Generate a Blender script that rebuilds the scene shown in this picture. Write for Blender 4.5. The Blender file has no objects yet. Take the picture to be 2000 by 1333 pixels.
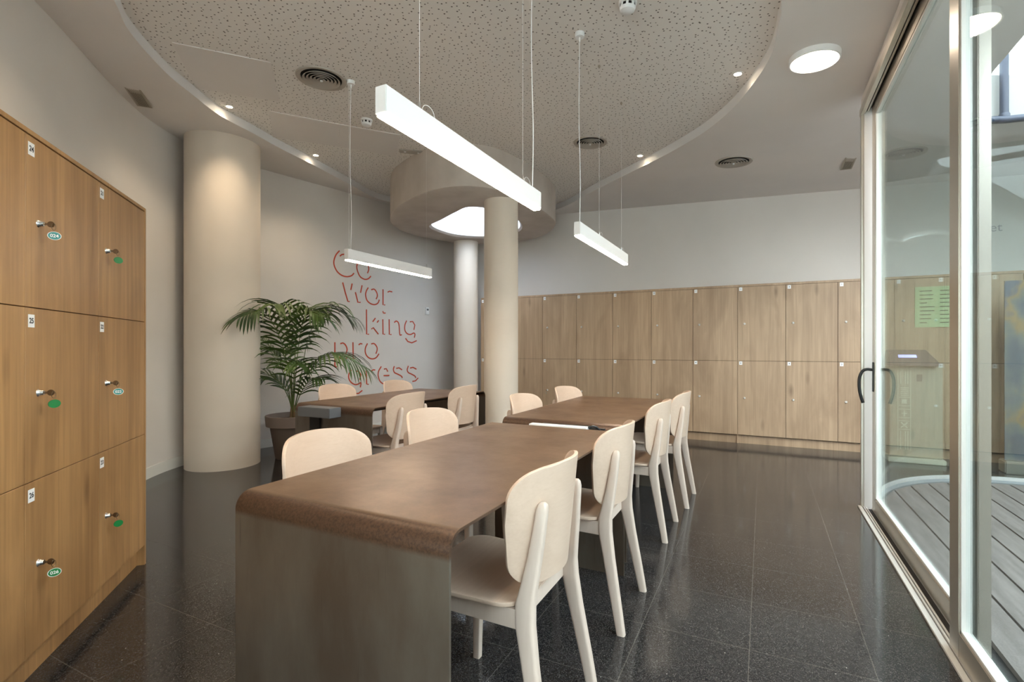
import bpy, bmesh, math, random
from mathutils import Vector, Matrix
from math import sin, cos, pi, radians as R
random.seed(7)
S = bpy.context.scene
COL = S.collection

# ------------------------------------------------------------------ camera, world, exposure
YAW, FPX, HOR, CXP, EYE = R(26.6), 980.0, 680.0, 1000.0, 1.17
cd = bpy.data.cameras.new('camera'); cam = bpy.data.objects.new('camera', cd); COL.objects.link(cam)
cam.location = (0, 0, EYE); cam.rotation_euler = (R(90), 0, YAW)
cd.sensor_width = 36; cd.lens = FPX/2000*36; cd.shift_y = (HOR-666.5)/2000; cd.clip_start = .02; cd.clip_end = 200
S.camera = cam
S.view_settings.view_transform = 'Standard'; S.view_settings.look = 'None'
S.view_settings.exposure = 1.38; S.view_settings.gamma = 1; S.view_settings.use_curve_mapping = False
wd = bpy.data.worlds.new('sky'); S.world = wd; wd.use_nodes = True
bgn = wd.node_tree.nodes['Background']
_tc = wd.node_tree.nodes.new('ShaderNodeTexCoord'); _sp = wd.node_tree.nodes.new('ShaderNodeSeparateXYZ'); _cr = wd.node_tree.nodes.new('ShaderNodeValToRGB')
wd.node_tree.links.new(_tc.outputs['Generated'], _sp.inputs[0]); wd.node_tree.links.new(_sp.outputs['Z'], _cr.inputs[0])
wd.node_tree.links.new(_cr.outputs[0], bgn.inputs[0])
_cr.color_ramp.elements[0].position = 0.0; _cr.color_ramp.elements[0].color = (.55, .57, .56, 1)
_cr.color_ramp.elements[1].position = 0.5; _cr.color_ramp.elements[1].color = (.86, .925, 1.0, 1)
bgn.inputs[1].default_value = 7.0
LAMP = dict(strip=30.0, down=15.0, downmesh=20.0, disc=13.0)

# ------------------------------------------------------------------ geometry of the view, used to place things on known planes
_c, _s = cos(YAW), sin(YAW)
def _w(k, d): return (d*(k*_c-_s), d*(k*_s+_c))
def at_z(u, v, z):
    d = FPX*(EYE-z)/(v-HOR); x, y = _w((u-CXP)/FPX, d); return Vector((x, y, z))
C0, CA, CB = 2.99, -.04, .015
def cz(x, y): return C0+CA*x+CB*y            # the main ceiling falls gently towards the glass doors
REC = .08
def at_c(u, v, up=0.0):
    k = (u-CXP)/FPX; m = -(v-HOR)/FPX; x, y = _w(k, 1.0); d = (C0+up-EYE)/(m-CA*x-CB*y)
    return Vector((x*d, y*d, EYE+m*d))
def at_plane(u, v, p, q):                    # vertical plane through plan points p, q
    k = (u-CXP)/FPX; m = -(v-HOR)/FPX; x, y = _w(k, 1.0)
    n = (-(q[1]-p[1]), q[0]-p[0]); d = (n[0]*p[0]+n[1]*p[1])/(n[0]*x+n[1]*y)
    return Vector((x*d, y*d, EYE+m*d))

# ------------------------------------------------------------------ materials
def srgb(r, g, b):
    f = lambda c: (c/255/12.92) if c/255 <= .04045 else ((c/255+.055)/1.055)**2.4
    return (f(r), f(g), f(b), 1)
def mat(name, col, rough=.6, metal=0.0, spec=.5, emit=None, es=0.0):
    m = bpy.data.materials.new(name); m.use_nodes = True; b = m.node_tree.nodes['Principled BSDF']
    b.inputs['Base Color'].default_value = col; b.inputs['Roughness'].default_value = rough
    b.inputs['Metallic'].default_value = metal; b.inputs['Specular IOR Level'].default_value = spec
    if emit: b.inputs['Emission Color'].default_value = emit; b.inputs['Emission Strength'].default_value = es
    return m
class NT:
    def __init__(s, m): s.t = m.node_tree; s.b = s.t.nodes['Principled BSDF']
    def n(s, typ, **kw):
        x = s.t.nodes.new('ShaderNode'+typ)
        for k, v in kw.items():
            if k in x.inputs.keys(): x.inputs[k].default_value = v
            else: setattr(x, k, v)
        return x
    def l(s, a, b): s.t.links.new(a, b)
    def coords(s, scale=(1, 1, 1), rnd=0.0, kind='Object'):
        tc = s.n('TexCoord'); mp = s.n('Mapping'); mp.inputs['Scale'].default_value = scale
        s.l(tc.outputs[kind], mp.inputs[0]); return mp.outputs[0]
    def ramp(s, src, stops):
        r = s.n('ValToRGB'); e = r.color_ramp.elements
        while len(e) < len(stops): e.new(.5)
        for i, (p, c) in enumerate(stops): e[i].position = p; e[i].color = c
        s.l(src, r.inputs[0]); return r.outputs[0]
    def mix(s, fac, a, b, mode='MIX'):
        x = s.n('Mix', data_type='RGBA', blend_type=mode)
        for i, v in ((0, fac), (6, a), (7, b)):
            if hasattr(v, 'is_linked') or hasattr(v, 'links'): s.l(v, x.inputs[i])
            else: x.inputs[i].default_value = v
        return x.outputs[2]
    def bump(s, h, st, dist=.01):
        x = s.n('Bump', Strength=st, Distance=dist); s.l(h, x.inputs['Height']); s.l(x.outputs[0], s.b.inputs['Normal'])
G = lambda v: (v, v, v, 1)
def wood(name, base, dark, sc=1.0, amt=.5, rough=.42, knots=True, axis=2):
    m = mat(name, base, rough); t = NT(m)
    a = [9*sc, 9*sc, 9*sc]; a[axis] = .55*sc
    v = t.coords(tuple(a)); n1 = t.n('TexNoise', Scale=1.0, Detail=9.0, Roughness=.62, Distortion=1.2); t.l(v, n1.inputs['Vector'])
    a2 = [70*sc, 70*sc, 70*sc]; a2[axis] = 1.6*sc
    v2 = t.coords(tuple(a2)); n2 = t.n('TexNoise', Scale=1.0, Detail=3.0); t.l(v2, n2.inputs['Vector'])
    f1 = t.ramp(n1.outputs[0], [(.36, G(0)), (.72, G(1))]); f2 = t.ramp(n2.outputs[0], [(.4, G(0)), (.75, G(1))])
    c = t.mix(f1, base, tuple(base[i]*(1-amt*.55)+dark[i]*amt*.55 for i in range(3))+(1,))
    if knots:
        a4 = [3.2*sc, 3.2*sc, 3.2*sc]; a4[axis] = .9*sc; v4 = t.coords(tuple(a4)); n4 = t.n('TexNoise', Scale=1.0, Detail=5.0, Distortion=1.5); t.l(v4, n4.inputs['Vector'])
        c = t.mix(t.ramp(n4.outputs[0], [(.45, G(0)), (.70, G(.38))]), c, dark)
    mm = t.n('Math', operation='MULTIPLY'); t.l(f2, mm.inputs[0]); mm.inputs[1].default_value = amt*.35
    c = t.mix(mm.outputs[0], c, dark)
    if knots:
        a3 = [5*sc, 5*sc, 5*sc]; a3[axis] = 1.7*sc
        v3 = t.coords(tuple(a3)); nd = t.n('TexNoise', Scale=.8, Detail=3.0); t.l(v3, nd.inputs['Vector'])
        vm = t.n('Mix', data_type='RGBA'); vm.inputs[0].default_value = .12; t.l(v3, vm.inputs[6]); t.l(nd.outputs[1], vm.inputs[7])
        vo = t.n('TexVoronoi', Scale=.9); t.l(vm.outputs[2], vo.inputs['Vector'])
        k = t.ramp(vo.outputs['Distance'], [(.02, G(.6)), (.13, G(0))]); c = t.mix(k, c, tuple(x*.62 for x in dark[:3])+(1,))
    t.l(c, t.b.inputs['Base Color']); return m
def plaster(name, col, b=.15, sc=60):
    m = mat(name, col, .85, spec=.2); t = NT(m); v = t.coords((1, 1, 1)); n = t.n('TexNoise', Scale=sc, Detail=4.0); t.l(v, n.inputs['Vector'])
    n2 = t.n('TexNoise', Scale=1.3, Detail=3.0); t.l(v, n2.inputs['Vector'])
    c = t.mix(t.ramp(n2.outputs[0], [(.35, G(0)), (.7, G(1))]), col, tuple(x*.94 for x in col[:3])+(1,)); t.l(c, t.b.inputs['Base Color'])
    t.bump(n.outputs[0], b, .002); return m
M = {}
M['wall'] = plaster('wall_paint', srgb(224, 218, 212))
M['ceil'] = plaster('ceiling_paint', srgb(227, 221, 217))
M['column'] = plaster('column_paint', srgb(226, 214, 200), .12, 30)
M['white'] = mat('white_paint', srgb(232, 230, 230), .45)
M['whitegloss'] = mat('white_plastic', srgb(240, 240, 240), .3)
M['base'] = mat('baseboard_paint', srgb(228, 226, 220), .5)
M['oak'] = wood('oak_laminate', srgb(186, 144, 96), srgb(112, 76, 44), 1.0, .95)
M['oakb'] = wood('oak_laminate_back', srgb(188, 160, 130), srgb(126, 98, 74), 1.0, .85)
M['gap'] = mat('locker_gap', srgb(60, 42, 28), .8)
M['ash'] = wood('ash_ply', srgb(206, 182, 163), srgb(174, 144, 120), 2.2, .4, .38, False, axis=0)
M['ashleg'] = wood('ash_solid', srgb(207, 189, 176), srgb(182, 158, 142), 2.0, .35, .38, False)
M['chrome'] = mat('chrome', srgb(215, 215, 215), .18, 1.0)
M['satin'] = mat('satin_lock', srgb(214, 210, 204), .5, .2)
M['brass'] = mat('key_metal', srgb(130, 112, 92), .3, 1.0)
M['green'] = mat('green_tag', srgb(28, 122, 62), .35)
M['teal'] = mat('teal_tag', srgb(60, 140, 135), .3)
M['black'] = mat('black_plastic', srgb(24, 24, 26), .35)
M['ink'] = mat('ink', srgb(40, 40, 44), .6)
M['alu'] = mat('aluminium', srgb(196, 190, 180), .33, .85)
M['aluw'] = mat('aluminium_white', srgb(214, 212, 208), .35, .25)
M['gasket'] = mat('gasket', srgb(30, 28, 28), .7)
M['red'] = mat('orange_red_paint', srgb(196, 74, 42), .6)
M['metalgrey'] = mat('grey_box_metal', srgb(112, 114, 118), .4, .3)
M['ventring'] = mat('vent_metal', srgb(178, 170, 160), .5, .2)
M['ventdark'] = mat('vent_inside', srgb(14, 13, 12), .9)
M['grille'] = mat('grille_metal', srgb(168, 158, 144), .5, .2)
M['pot'] = mat('taupe_pot', srgb(126, 112, 103), .6)
M['soil'] = plaster('soil', srgb(52, 38, 28), .8, 80)
M['stemm'] = mat('palm_stem', srgb(92, 110, 52), .5)
M['bark'] = mat('palm_trunk', srgb(120, 96, 66), .8)
M['pipe'] = mat('blue_pipe', srgb(28, 40, 62), .5)
M['slab'] = plaster('slab', srgb(150, 150, 148), .4, 20)
M['shaft'] = mat('shaft_white', srgb(212, 219, 226), .8)
M['facade'] = plaster('facade', srgb(222, 222, 218), .3, 6)
# leaf
m = mat('palm_leaf', srgb(66, 100, 40), .42); t = NT(m); v = t.coords((1, 1, 1)); n = t.n('TexNoise', Scale=3.5); t.l(v, n.inputs['Vector'])
t.l(t.mix(t.ramp(n.outputs[0], [(.35, G(0)), (.68, G(1))]), srgb(34, 62, 24), srgb(88, 112, 48)), t.b.inputs['Base Color']); M['leaf'] = m
# terrazzo floor
m = mat('dark_terrazzo', G(.02), .09); t = NT(m); v = t.coords((1, 1, 1))
vo = t.n('TexVoronoi', Scale=330.0); t.l(v, vo.inputs['Vector'])
sp = t.ramp(vo.outputs['Color'], [(.3, srgb(30, 29, 31)), (.62, srgb(50, 48, 48)), (.9, srgb(82, 78, 75))])
vo2 = t.n('TexVoronoi', Scale=26.0); t.l(v, vo2.inputs['Vector'])
wh = t.ramp(vo2.outputs['Distance'], [(.045, G(1)), (.07, G(0))]); hu = t.n('TexNoise', Scale=9.0); t.l(v, hu.inputs['Vector'])
wh2 = t.n('Math', operation='MULTIPLY'); t.l(wh, wh2.inputs[0]); t.l(t.ramp(hu.outputs[0], [(.55, G(0)), (.6, G(.8))]), wh2.inputs[1])
c = t.mix(wh2.outputs[0], sp, srgb(170, 165, 158))
mp = t.n('Mapping'); tc = t.n('TexCoord'); t.l(tc.outputs['Object'], mp.inputs[0]); mp.inputs['Location'].default_value = (.048, -.10, 0)
br = t.n('TexBrick', offset=0.0, **{'Scale': 1.0, 'Mortar Size': .0016, 'Mortar Smooth': 0.0, 'Brick Width': .41, 'Row Height': .41, 'Color1': G(0), 'Color2': G(0), 'Mortar': G(1)}); t.l(mp.outputs[0], br.inputs[0])
mu = t.n('Math', operation='MULTIPLY'); t.l(br.outputs[0], mu.inputs[0]); mu.inputs[1].default_value = .22
c = t.mix(mu.outputs[0], c, srgb(140, 132, 122)); t.l(c, t.b.inputs['Base Color'])
n = t.n('TexNoise', Scale=2.5, Detail=4.0); t.l(v, n.inputs['Vector']); rr = t.n('MapRange', **{'To Min': .06, 'To Max': .17}); t.l(n.outputs[0], rr.inputs[0]); t.l(rr.outputs[0], t.b.inputs['Roughness'])
M['floor'] = m
# perforated acoustic board
m = mat('perforated_board', srgb(230, 225, 220), .85, spec=.2); t = NT(m); v = t.coords((1, 1, 0))
vo = t.n('TexVoronoi', voronoi_dimensions='2D', Scale=24.0, Randomness=.95); t.l(v, vo.inputs['Vector'])
wn = t.n('Math', operation='MULTIPLY'); sx = t.n('SeparateColor'); t.l(vo.outputs['Color'], sx.inputs[0]); t.l(sx.outputs[0], wn.inputs[0]); wn.inputs[1].default_value = .05
ad = t.n('Math', operation='ADD'); t.l(wn.outputs[0], ad.inputs[0]); ad.inputs[1].default_value = .085
lt = t.n('Math', operation='LESS_THAN'); t.l(vo.outputs['Distance'], lt.inputs[0]); t.l(ad.outputs[0], lt.inputs[1])
t.l(t.mix(lt.outputs[0], srgb(230, 225, 220), srgb(112, 105, 98)), t.b.inputs['Base Color'])
iv = t.n('Math', operation='SUBTRACT'); iv.inputs[0].default_value = 1; t.l(lt.outputs[0], iv.inputs[1]); t.bump(iv.outputs[0], .6, .004); M['perf'] = m
# concrete
m = mat('board_marked_concrete', srgb(176, 166, 154), .8, spec=.3); t = NT(m); v = t.coords((1, 1, .8)); n = t.n('TexNoise', Scale=2.5, Detail=9.0); t.l(v, n.inputs['Vector'])
t.l(t.mix(t.ramp(n.outputs[0], [(.35, G(0)), (.7, G(1))]), srgb(205, 194, 185), srgb(184, 172, 162)), t.b.inputs['Base Color']); t.bump(n.outputs[0], .35, .01); M['concrete'] = m
# oxidised steel
m = mat('oxidised_steel', G(.1), .36, .35); t = NT(m); v = t.coords((1, 1, 1))
n = t.n('TexNoise', Scale=5.0, Detail=8.0, Roughness=.65); t.l(v, n.inputs['Vector'])
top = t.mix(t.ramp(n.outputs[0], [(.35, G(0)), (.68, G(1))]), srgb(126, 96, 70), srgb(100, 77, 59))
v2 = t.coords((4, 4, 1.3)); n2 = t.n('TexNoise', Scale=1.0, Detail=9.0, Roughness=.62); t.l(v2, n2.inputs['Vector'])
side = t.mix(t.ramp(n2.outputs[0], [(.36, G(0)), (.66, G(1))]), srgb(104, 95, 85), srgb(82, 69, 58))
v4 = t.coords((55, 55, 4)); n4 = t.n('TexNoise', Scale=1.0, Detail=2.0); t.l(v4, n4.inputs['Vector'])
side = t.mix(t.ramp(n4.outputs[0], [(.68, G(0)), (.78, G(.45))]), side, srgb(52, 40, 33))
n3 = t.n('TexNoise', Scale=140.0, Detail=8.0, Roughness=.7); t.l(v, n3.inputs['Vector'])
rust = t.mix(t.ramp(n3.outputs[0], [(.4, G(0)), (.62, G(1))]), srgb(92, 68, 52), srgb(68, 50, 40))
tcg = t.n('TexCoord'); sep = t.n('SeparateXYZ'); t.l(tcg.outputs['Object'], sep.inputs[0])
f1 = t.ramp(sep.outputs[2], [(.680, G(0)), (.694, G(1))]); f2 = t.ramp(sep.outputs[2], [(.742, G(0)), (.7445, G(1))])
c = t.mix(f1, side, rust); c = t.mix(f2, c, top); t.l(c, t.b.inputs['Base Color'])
rr = t.n('MapRange', **{'To Min': .26, 'To Max': .46}); t.l(n.outputs[0], rr.inputs[0]); t.l(rr.outputs[0], t.b.inputs['Roughness']); t.bump(n3.outputs[0], .06, .002); M['steel'] = m
# deck boards
m = mat('grey_deck', G(.2), .7); t = NT(m); v = t.coords((12, 1.0, 1)); n = t.n('TexNoise', Scale=2.0, Detail=6.0); t.l(v, n.inputs['Vector'])
t.l(t.mix(t.ramp(n.outputs[0], [(.3, G(0)), (.7, G(1))]), srgb(128, 121, 117), srgb(100, 94, 90)), t.b.inputs['Base Color']); M['deck'] = m
# glass
m = bpy.data.materials.new('door_glass'); m.use_nodes = True; nt = m.node_tree; nt.nodes.clear()
o = nt.nodes.new('ShaderNodeOutputMaterial'); mx = nt.nodes.new('ShaderNodeMixShader'); tr = nt.nodes.new('ShaderNodeBsdfTransparent'); gl = nt.nodes.new('ShaderNodeBsdfGlossy'); fr = nt.nodes.new('ShaderNodeFresnel')
tr.inputs[0].default_value = (.84, .89, .88, 1); gl.inputs[0].default_value = (.9, .95, .96, 1); gl.inputs[1].default_value = 0.0; fr.inputs[0].default_value = 1.45
ge = nt.nodes.new('ShaderNodeNewGeometry'); mr = nt.nodes.new('ShaderNodeMapRange'); mr.inputs['To Min'].default_value = 1.45; mr.inputs['To Max'].default_value = 1/1.45
nt.links.new(ge.outputs['Backfacing'], mr.inputs[0]); nt.links.new(mr.outputs[0], fr.inputs[0]); nt.links.new(fr.outputs[0], mx.inputs[0]); nt.links.new(tr.outputs[0], mx.inputs[1]); nt.links.new(gl.outputs[0], mx.inputs[2]); nt.links.new(mx.outputs[0], o.inputs[0]); M['glass'] = m
def emis(name, col, st):
    return mat(name, G(.8), .5, emit=col, es=st)
M['e_strip'] = emis('strip_diffuser', (1, .84, .66, 1), LAMP['strip'])
M['e_down'] = emis('downlight_lens', (1, .84, .6, 1), LAMP['downmesh'])
M['e_disc'] = emis('disc_diffuser', (1, .82, .64, 1), LAMP['disc'])
M['e_screen'] = emis('blue_screen', (.25, .22, .95, 1), 1.2)

# ------------------------------------------------------------------ mesh helpers
class MB:
    def __init__(s): s.bm = bmesh.new()
    def box(s, x0, x1, y0, y1, z0, z1, bev=0.0, mtx=None, seg=2):
        r = bmesh.ops.create_cube(s.bm, size=1); vs = r['verts']
        for v in vs: v.co = Vector((x0+(v.co.x+.5)*(x1-x0), y0+(v.co.y+.5)*(y1-y0), z0+(v.co.z+.5)*(z1-z0)))
        if mtx is not None:
            for v in vs: v.co = mtx @ v.co
        if bev > 0:
            es = list({e for v in vs for e in v.link_edges}); bmesh.ops.bevel(s.bm, geom=es, offset=bev, segments=seg, affect='EDGES', clamp_overlap=True)
        return s
    def tube(s, pts, r, n=10, closed=False, flat=1.0):
        pts = [Vector(p) for p in pts]; rs = r if isinstance(r, (list, tuple)) else [r]*len(pts); rings = []
        up = Vector((0, 0, 1)); prev = None
        for i, p in enumerate(pts):
            a = pts[i-1] if (i > 0 or closed) else p; b = pts[(i+1) % len(pts)] if (i < len(pts)-1 or closed) else p
            d = (b-a).normalized()
            if prev is None: x = d.cross(up); x = x if x.length > 1e-4 else d.cross(Vector((1, 0, 0)))
            else: x = prev-d*prev.dot(d)
            x.normalize(); prev = x; y = d.cross(x)
            rings.append([s.bm.verts.new(p+(x*cos(2*pi*k/n)+y*sin(2*pi*k/n)*flat)*rs[i]) for k in range(n)])
        m = len(rings)
        for i in range(m if closed else m-1):
            a, b = rings[i], rings[(i+1) % m]
            for k in range(n): s.bm.faces.new((a[k], a[(k+1) % n], b[(k+1) % n], b[k]))
        if not closed: s.bm.faces.new(rings[0]); s.bm.faces.new(rings[-1][::-1])
        return s
    def lathe(s, prof, c=(0, 0, 0), n=48, mtx=None, caps=True):
        rings = []
        for r_, z in prof:
            if r_ < 1e-6: rings.append([s.bm.verts.new(Vector(c)+Vector((0, 0, z)))])
            else: rings.append([s.bm.verts.new(Vector(c)+Vector((r_*cos(2*pi*k/n), r_*sin(2*pi*k/n), z))) for k in range(n)])
        for a, b in zip(rings, rings[1:]):
            if len(a) == 1 and len(b) == 1: continue
            for k in range(n):
                if len(a) == 1: s.bm.faces.new((a[0], b[(k+1) % n], b[k]))
                elif len(b) == 1: s.bm.faces.new((a[k], a[(k+1) % n], b[0]))
                else: s.bm.faces.new((a[k], a[(k+1) % n], b[(k+1) % n], b[k]))
        if mtx is not None:
            for rg in rings:
                for v in rg: v.co = mtx @ v.co
        return s
    def loft(s, secs, cap=True):
        rings = [[s.bm.verts.new(Vector(p)) for p in sec] for sec in secs]; n = len(rings[0])
        for a, b in zip(rings, rings[1:]):
            for k in range(n): s.bm.faces.new((a[k], a[(k+1) % n], b[(k+1) % n], b[k]))
        if cap: s.bm.faces.new(rings[0][::-1]); s.bm.faces.new(rings[-1])
        return s
    def prism(s, pts, vec):
        pts = [Vector(p) for p in pts]; return s.loft([pts, [p+Vector(vec) for p in pts]])
    def grid(s, rows, closed=False):
        g = [[s.bm.verts.new(Vector(p)) for p in r] for r in rows]
        for a, b in zip(g, g[1:]):
            n = len(a)
            for k in range(n if closed else n-1): s.bm.faces.new((a[k], a[(k+1) % n], b[(k+1) % n], b[k]))
        return s
    def fill(s, loops):
        es = []
        for lp in loops:
            vs = [s.bm.verts.new(Vector(p)) for p in lp]
            es += [s.bm.edges.new((vs[i], vs[(i+1) % len(vs)])) for i in range(len(vs))]
        bmesh.ops.triangle_fill(s.bm, use_beauty=True, use_dissolve=False, edges=es); return s
    def build(s, name, m, parent=None, smooth=35, fix=True, loc=None, rotz=0):
        if fix: bmesh.ops.recalc_face_normals(s.bm, faces=s.bm.faces)
        me = bpy.data.meshes.new(name); s.bm.to_mesh(me); s.bm.free()
        if smooth:
            for p in me.polygons: p.use_smooth = True
            me.set_sharp_from_angle(angle=R(smooth))
        me.materials.append(m); o = bpy.data.objects.new(name, me); COL.objects.link(o)
        if parent is not None: o.parent = parent
        if loc is not None: o.location = loc
        if rotz: o.rotation_euler.z = rotz
        return o
def tag(o, label=None, cat=None, group=None, kind=None):
    if label: o['label'] = label
    if cat: o['category'] = cat
    if group: o['group'] = group
    if kind: o['kind'] = kind
    return o
def empty(name, loc=(0, 0, 0), rz=0.0):
    o = bpy.data.objects.new(name, None); COL.objects.link(o); o.location = loc; o.rotation_euler.z = rz; o.empty_display_size = .1; return o
def copy_tree(o, parent=None):
    c = o.copy(); COL.objects.link(c)
    if parent is not None: c.parent = parent
    for ch in [x for x in list(COL.objects) if x.parent == o]: copy_tree(ch, c)
    return c
def smooth_closed(pts, n=8):
    out = []; m = len(pts)
    for i in range(m):
        p0, p1, p2, p3 = [Vector(pts[(i+j-1) % m]) for j in range(4)]
        for k in range(n):
            t = k/n; out.append(.5*((2*p1)+(p2-p0)*t+(2*p0-5*p1+4*p2-p3)*t*t+(3*p1-p0-3*p2+p3)*t**3))
    return out
def smooth_open(pts, n=8):
    P = [Vector(p) for p in pts]; P = [2*P[0]-P[1]]+P+[2*P[-1]-P[-2]]; out = []
    for i in range(1, len(P)-2):
        p0, p1, p2, p3 = P[i-1:i+3]
        for k in range(n):
            t = k/n; out.append(.5*((2*p1)+(p2-p0)*t+(2*p0-5*p1+4*p2-p3)*t*t+(3*p1-p0-3*p2+p3)*t**3))
    return out+[P[-2]]
def text_mesh(body, size, name, m, mtx, parent, bold=False):
    cu = bpy.data.curves.new(name, 'FONT'); cu.body = body; cu.size = size; cu.align_x = 'CENTER'; cu.align_y = 'CENTER'; cu.extrude = .0003
    cu.offset = size*.02 if bold else 0
    o = bpy.data.objects.new(name, cu); COL.objects.link(o); dg = bpy.context.evaluated_depsgraph_get()
    me = bpy.data.meshes.new_from_object(o.evaluated_get(dg)); bpy.data.objects.remove(o); bpy.data.curves.remove(cu)
    me.transform(mtx); me.materials.clear(); me.materials.append(m); o = bpy.data.objects.new(name, me); COL.objects.link(o); o.parent = parent; return o
def struct(o): o['kind'] = 'structure'; return o

# ------------------------------------------------------------------ shell: walls, floor, ceiling
YB = 7.15                                             # back wall
L_BACK = [(-3.05, .55), (-3.727, 1.34), (-4.52, 2.10), (-4.90, 2.52), (-5.14, 2.92), (-5.27, 3.35), (-5.25, 3.84)]
tw = [at_c(604, 355.6), at_c(683, 380), at_c(764, 401.5)]
TWA, TWB = (-5.25, 3.84), (-4.62, YB)                 # the lettered wall, nearly straight
wl = [(-2.2, -.8), (-2.55, 0)]+L_BACK
wl = [tuple(p[:2]) for p in smooth_open([(x, y, 0) for x, y in wl], 5)]+[TWB]
def wallstrip(name, pts, m, th, z0=0.0, ztop=None, extra=0.0):
    b = MB(); n = len(pts); nrm = []
    for i in range(n):
        a = Vector(pts[max(i-1, 0)]); c = Vector(pts[min(i+1, n-1)]); d = (c-a).normalized(); nrm.append(Vector((-d.y, d.x)))
    for i in range(n-1):
        p, q = Vector(pts[i]), Vector(pts[i+1]); p2, q2 = p+nrm[i]*th, q+nrm[i+1]*th
        f = lambda v: (ztop if ztop is not None else cz(v.x, v.y)+extra)
        vs = [b.bm.verts.new((v.x, v.y, z)) for v, z in ((p, z0), (q, z0), (q2, z0), (p2, z0), (p, f(p)), (q, f(q)), (q2, f(q2)), (p2, f(p2)))]
        for fc in ((0, 1, 5, 4), (2, 3, 7, 6), (4, 5, 6, 7), (3, 2, 1, 0)): b.bm.faces.new([vs[k] for k in fc])
        if i == 0: b.bm.faces.new([vs[k] for k in (3, 0, 4, 7)])
        if i == n-2: b.bm.faces.new([vs[k] for k in (1, 2, 6, 5)])
    bmesh.ops.remove_doubles(b.bm, verts=b.bm.verts, dist=1e-5)
    return b.build(name, m)
struct(wallstrip('wall_left', wl, M['wall'], .12))
struct(wallstrip('wall_back', [(-4.75, YB), (5.0, YB)], M['wall'], .12))
b = MB(); b.box(5.0, 5.12, -3.0, YB+.12, 0, 2.8); struct(b.build('wall_right', M['wall']))
# wall behind the viewer with an unseen wide window added for sky light
b = MB(); b.box(-2.6, -1.9, -3.12, -3.0, 0, 2.95); b.box(-1.9, .5, -3.12, -3.0, 2.5, 2.95); b.box(-1.9, .5, -3.12, -3.0, 0, .4); b.box(.5, 5.12, -3.12, -3.0, 0, 2.75)
struct(b.build('wall_front', M['wall']))
b = MB(); b.box(-2.6, -2.48, -3.0, -.75, 0, 2.95); struct(b.build('wall_side', M['wall']))
w = struct(empty('added_window_1', (-.7, -3.06, .4)))
b = MB()
for x in (-1.2, -.4, .4, 1.2): b.box(x-.03, x+.03, -.03, .03, 0, 2.1)
b.box(-1.2, 1.2, -.03, .03, 0, .06); b.box(-1.2, 1.2, -.03, .03, 2.04, 2.1); b.build('window_frame', M['alu'], w)
b = MB(); b.box(-1.17, 1.17, -.004, .004, .06, 2.04); b.build('window_pane', M['glass'], w)
# floor
b = MB(); b.fill([[(-6, -3.2, 0), (5.2, -3.2, 0), (5.2, 7.4, 0), (-6, 7.4, 0)]]); struct(b.build('floor', M['floor'], smooth=0))
# ceiling with the curved recess and the patio opening
OV = [at_c(u, v) for u, v in [(222.5, 0), (254, 63), (321.5, 139.5), (375.6, 184.6), (430, 226), (499, 263), (547.5, 290), (615, 324), (682.6, 360), (745, 391)]]
OVR = [at_c(u, v) for u, v in [(1085.5, 410), (1162, 371.7), (1238.6, 333.4), (1289.6, 308), (1340.6, 280), (1379, 255.6), (1417, 225), (1442.6, 199.5), (1473, 161), (1493.7, 130.6), (1509, 100), (1519, 52.6), (1526, 0)]]
P = [(p.x, p.y, 0) for p in OV]+[(-4.50, 6.0, 0), (-4.15, 6.75, 0), (-3.5, 7.0, 0)]+[(p.x, p.y, 0) for p in OVR]+[(.0, 2.2, 0), (-.4, 1.35, 0), (-1.1, .75, 0), (-1.9, .7, 0), (-2.7, 1.05, 0)]
OVAL = [(p.x, p.y) for p in smooth_closed(P, 6)]
PATIO = [(1.36, -1.5), (1.36, 4.4), (1.42, 4.9), (1.62, 5.3), (2.0, 5.48), (2.6, 5.5), (3.2, 5.2), (3.5, 4.5), (3.5, -1.5)]
c3 = lambda pts, up=0.0: [(x, y, cz(x, y)+up) for x, y in pts]
b = MB(); b.fill([c3([(-6, -3.3), (5.3, -3.3), (5.3, 7.4), (-6, 7.4)]), c3(OVAL), c3(PATIO)]); ceil = struct(b.build('ceiling', M['ceil'], smooth=0))
b = MB(); b.fill([c3([(-6, -3.3), (5.3, -3.3), (5.3, 7.4), (-6, 7.4)], .35), c3([(x, y) for x, y in [(-4.2, 5.0), (-3.3, 4.4), (-2.5, 4.6), (-2.4, 6.2), (-3.4, 6.9), (-4.4, 6.4)]], .35), c3(PATIO, .35)])
b.grid([c3(PATIO), c3(PATIO, .35)], True); struct(b.build('trim_1', M['slab'], smooth=0))
b = MB(); b.grid([c3(OVAL), c3(OVAL, REC)], True); struct(b.build('trim_2', M['white'], fix=False))
DRUM = [(-4.52, 5.66), (-4.40, 5.24), (-4.14, 4.90), (-3.82, 4.63), (-3.35, 4.38), (-2.98, 4.28), (-2.68, 4.34), (-2.46, 4.6), (-2.36, 5.2), (-2.37, 5.8), (-2.47, 6.22), (-2.82, 6.70), (-3.37, 6.93), (-3.9, 6.86), (-4.25, 6.6), (-4.45, 6.14)]
OPEN = [(-3.97, 5.52), (-3.65, 5.32), (-3.32, 5.12), (-3.06, 5.0), (-2.88, 5.2), (-2.80, 5.62), (-2.93, 6.1), (-3.15, 6.36), (-3.46, 6.49), (-3.75, 6.43), (-3.99, 6.19), (-4.05, 5.83)]
drum = [(p.x, p.y) for p in smooth_closed([(x, y, 0) for x, y in DRUM], 5)]
opn = [(p.x, p.y) for p in smooth_closed([(x, y, 0) for x, y in OPEN], 5)]
def scl(pts, f):
    cx = sum(p[0] for p in pts)/len(pts); cy = sum(p[1] for p in pts)/len(pts); return [(cx+(x-cx)*f, cy+(y-cy)*f) for x, y in pts]
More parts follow.
